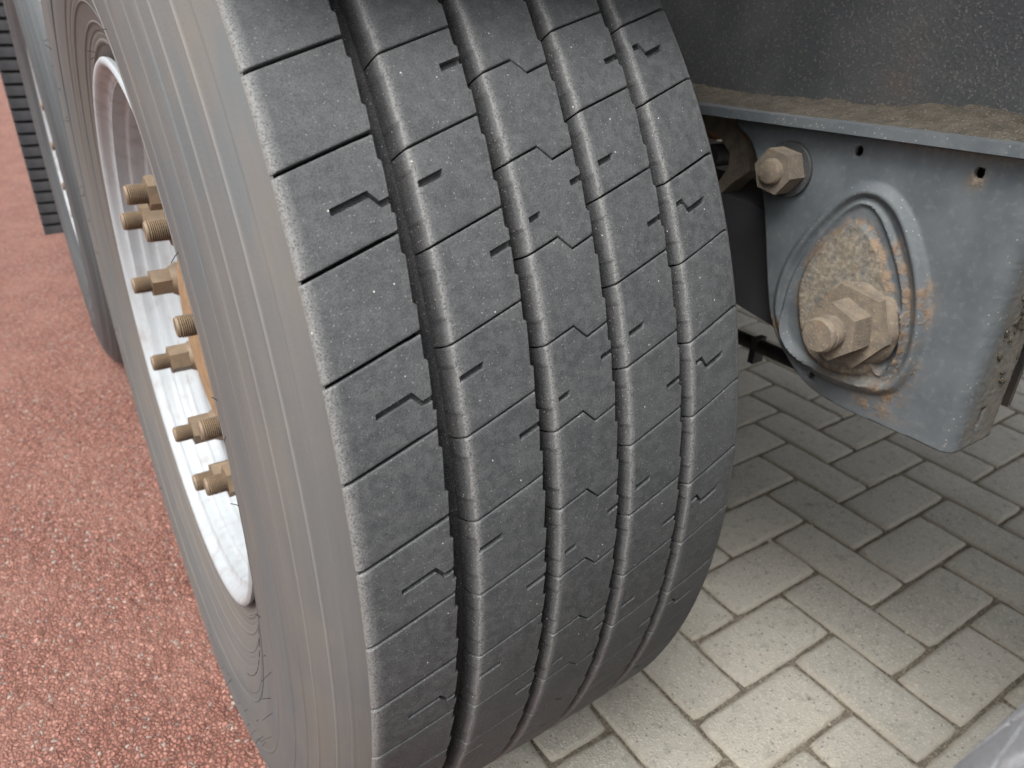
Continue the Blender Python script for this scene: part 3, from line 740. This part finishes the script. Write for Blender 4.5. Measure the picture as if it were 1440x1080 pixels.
# lumps of mud stuck to the front flange
bm = bmesh.new()
for _ in range(26):
    x = rw.uniform(.362, .402); z = rw.gauss(.655, .03); s = rw.uniform(.0015, .0045)
    bmesh.ops.create_icosphere(bm, subdivisions=2, radius=s, matrix=Matrix.Translation((x, -.6070, z)) @ Matrix.Rotation(rw.uniform(0, 3), 4, 'Y') @ Matrix.Diagonal((.7, .55, 1.6, 1)))
for v in bm.verts: v.co += Vector([mnoise.noise(v.co*420+Vector((k*9, 0, 0))) for k in range(3)])*.0011
md_ = obj('mud_lumps', bm_mesh('mud_lumps', bm, 'mud', smooth=60), hg); md_['kind'] = 'stuff'
# pivot bolt: caked collar, large hex, nut, bolt end
py_, pz_ = -.4994, .6314
pv = obj('pivot_bolt', mesh('pivot_bolt', *lathe([(.330, .0158), (.2870, .0158), (.2862, .0140), (.2845, .0140), (.2838, .0158), (.2805, .0156), (.2785, .0140), (.2780, .0)], 32), 'tan', smooth=35), hg, (0, py_, pz_))
bm = bmesh.new(); prism_x(bm, hexpoly(.0455, .35), .2960, .3205); obj('nut', bm_mesh('nut', bm, 'tan', smooth=35, bevel=.0025, segs=3), pv)
bm = bmesh.new(); prism_x(bm, hexpoly(.066, .12), .3210, .3310); obj('hex_washer', bm_mesh('hex_washer', bm, 'tan', smooth=35, bevel=.003, segs=3), pv)
def collar():
    V, F = lathe([(.338, .0400), (.3345, .0390), (.3325, .0375), (.3300, .0360), (.3290, .0340), (.3285, .028)], 64)
    V = [(x+.0012*mnoise.noise((x*90, y*120, z*120)), y*(1+.05*mnoise.noise((y*60, z*60, 1))), z*(1+.05*mnoise.noise((y*60, z*60, 1)))) for x, y, z in V]
    return mesh('mud_collar', V, F, 'tan', smooth=60)
obj('mud_collar', collar(), pv)
by_, bz_ = -.3943, .7467
bt = obj('bolt', mesh('bolt', *lathe([(.335, .0120), (.3130, .0120), (.3118, .0112), (.3100, .0102), (.3092, .0085), (.3090, .0)], 28), 'tan', smooth=35), hg, (0, by_, bz_))
bm = bmesh.new(); prism_x(bm, hexpoly(.0365, .15), .3155, .3358); obj('nut', bm_mesh('nut', bm, 'tan', smooth=35, bevel=.003, segs=3), bt)
obj('washer', mesh('washer', *lathe([(.3398, .0255), (.3365, .0255), (.3360, .0248), (.3360, .010)], 36), 'beam', smooth=35), bt)
# inner cheek of the hanger, so that it is a closed channel
bm = bmesh.new(); prism_x(bm, [(y, z) for y, z in [(-.335,.765),(-.3712,.7206),(-.4008,.6126),(-.433,.5703),(-.4603,.55),(-.59,.55),(-.59,.785),(-.335,.7795)]], .470, .476); obj('inner_cheek', bm_mesh('inner_cheek', bm, 'beam'), hg)

# ------------------------------------------------------------------ trailing arm, axle, fittings behind the bracket
ar = thing('trailing_arm', 'black steel trailing arm running back from the hanger bracket to the axle', 'suspension arm', (0, 0, 0))
bm = bmesh.new(); prism_x(bm, [(-.545,.600),(-.50,.582),(-.40,.583),(-.335,.592),(-.10,.610),(.09,.605),(.09,.69),(-.12,.705),(-.33,.700),(-.46,.685),(-.53,.665)], .362, .452); obj('arm', bm_mesh('arm', bm, 'steel', bevel=.006, smooth=40), ar)
axv, axf = lathe([(.12, .055), (.30, .062), (1.75, .062), (1.93, .055)], 40); obj('axle_tube', mesh('axle_tube', axv, axf, 'steel', smooth=40), ar, (0, 0, ZC))
obj('brake_drum', mesh('brake_drum', *lathe([(-.05, .10), (-.05, .205), (.16, .212), (.195, .205), (.20, .06)], 60), 'steel', smooth=40), ar, (0, 0, ZC))
asx = thing('air_spring', 'black rubber air spring bellows between the trailing arm and the chassis beam', 'air spring', (.40, .33, 0))
zb = [(.055, .612), (.105, .620), (.128, .640), (.138, .665), (.128, .695), (.118, .705), (.130, .718), (.136, .738), (.120, .752), (.05, .757)]
Vb = [(r*math.cos(2*PI*j/40), r*math.sin(2*PI*j/40), z) for j in range(40) for r, z in zb]; nb = len(zb)
obj('bellows', mesh('bellows', Vb, [(j*nb+i, ((j+1) % 40)*nb+i, ((j+1) % 40)*nb+i+1, j*nb+i+1) for j in range(40) for i in range(nb-1)], 'black', smooth=50), asx)
bm = bmesh.new(); box(bm, -.06, .06, -.26, .06, .595, .611); obj('seat_plate', bm_mesh('seat_plate', bm, 'steel', bevel=.003), asx)
LUG = [(-.2350,.7790),(-.2817,.7792),(-.3009,.7780),(-.3051,.7674),(-.317,.760),(-.3284,.7302),(-.3097,.7156),(-.2952,.6999),(-.2882,.7091),(-.3001,.7286),(-.299,.743),(-.2775,.7605),(-.2350,.7590)]
lg = thing('spring_clamp', 'small dusty brown cast clamp under the chassis beam behind the bracket bolt', 'clamp', (0, 0, 0))
bm = bmesh.new(); prism_x(bm, LUG, .366, .395); obj('casting', bm_mesh('casting', bm, 'tan', bevel=.003, smooth=40), lg)
bm = bmesh.new(); prism_x(bm, [(-.24+.012*math.cos(a)-.03, .735+.012*math.sin(a)) for a in np.linspace(0, 2*PI, 15)[:-1]], .368, .42); obj('pin', bm_mesh('pin', bm, 'steel', smooth=40), lg)
rd = thing('air_pipe', 'thin black pipe passing low behind the hanger bracket', 'pipe', (0, 0, 0))
bm = bmesh.new(); tube(bm, [(.62, .55, .418), (.61, .20, .424), (.60, -.12, .430), (.60, -.26, .432), (.59, -.47, .440), (.50, -.56, .56)], .0105, 14); obj('tube', bm_mesh('tube', bm, 'black', smooth=60), rd)
bm = bmesh.new(); box(bm, .590, .612, -.213, -.203, .404, .444); obj('clip', bm_mesh('clip', bm, 'black', bevel=.002), rd)

# ------------------------------------------------------------------ unseen mudguards, added over the tyres to shade the upper tread
def guard():
    V, F = [], []; n = 40; pr_ = [(-.175, .604), (-.182, .612), (-.178, .622), (.20, .622), (.205, .612), (.20, .606), (.19, .606), (.19, .610), (-.166, .610), (-.166, .604)]
    for j in range(n):
        a = math.radians(44+92*j/(n-1))
        for x, r in pr_: V.append((x, -r*math.cos(a), r*math.sin(a)))
    k = len(pr_)
    for j in range(n-1):
        for i in range(k): F.append((j*k+i, (j+1)*k+i, (j+1)*k+(i+1) % k, j*k+(i+1) % k))
    F += [tuple(range(k)), tuple((n-1)*k+i for i in range(k))[::-1]]
    return mesh('shade_guard', V, F, 'black', smooth=40)
GUARD = guard()
for yy, lb in ((0, 'added unseen black guard shading the worn five-rib tyre'), (1.31, 'added unseen black guard shading the wheel before the mud flap'), (-1.31, 'added unseen black guard shading the dusty grey leading tyre')):
    g_ = thing('shade_guard', lb, 'shade_guard', (0, yy, ZC)); obj('shell', GUARD, g_)
    bm = bmesh.new(); tube(bm, [(.40, 0, .632), (-.12, 0, .632)], .017, 12); obj('bracket_tube', bm_mesh('bracket_tube', bm, 'steel', smooth=60), g_)

# ------------------------------------------------------------------ mud flap behind the rear wheel
fl = thing('mud_flap', 'black ribbed rubber mud flap hanging behind the far truck wheel', 'mud flap', (0, 0, 0))
bm = bmesh.new(); box(bm, -.236, .22, 2.052, 2.062, .128, 1.02); obj('sheet', bm_mesh('sheet', bm, 'black', bevel=.002), fl)
bm = bmesh.new(); box(bm, -.2, .2, 2.064, 2.085, .98, 1.10); obj('hanger_bar', bm_mesh('hanger_bar', bm, 'steel', bevel=.003), fl)
bm = bmesh.new(); box(bm, -.236, .22, 2.034, 2.0515, -.0135, .0135); RIB = bm_mesh('rib', bm, 'flap', bevel=.004)
for k in range(24): obj('rib', RIB, fl, (0, 0, .146+k*.0365))

# ------------------------------------------------------------------ render settings
scene.render.engine = 'CYCLES'
scene.cycles.max_bounces = 5; scene.cycles.diffuse_bounces = 3; scene.cycles.glossy_bounces = 2
scene.render.resolution_x = 1024; scene.render.resolution_y = 768
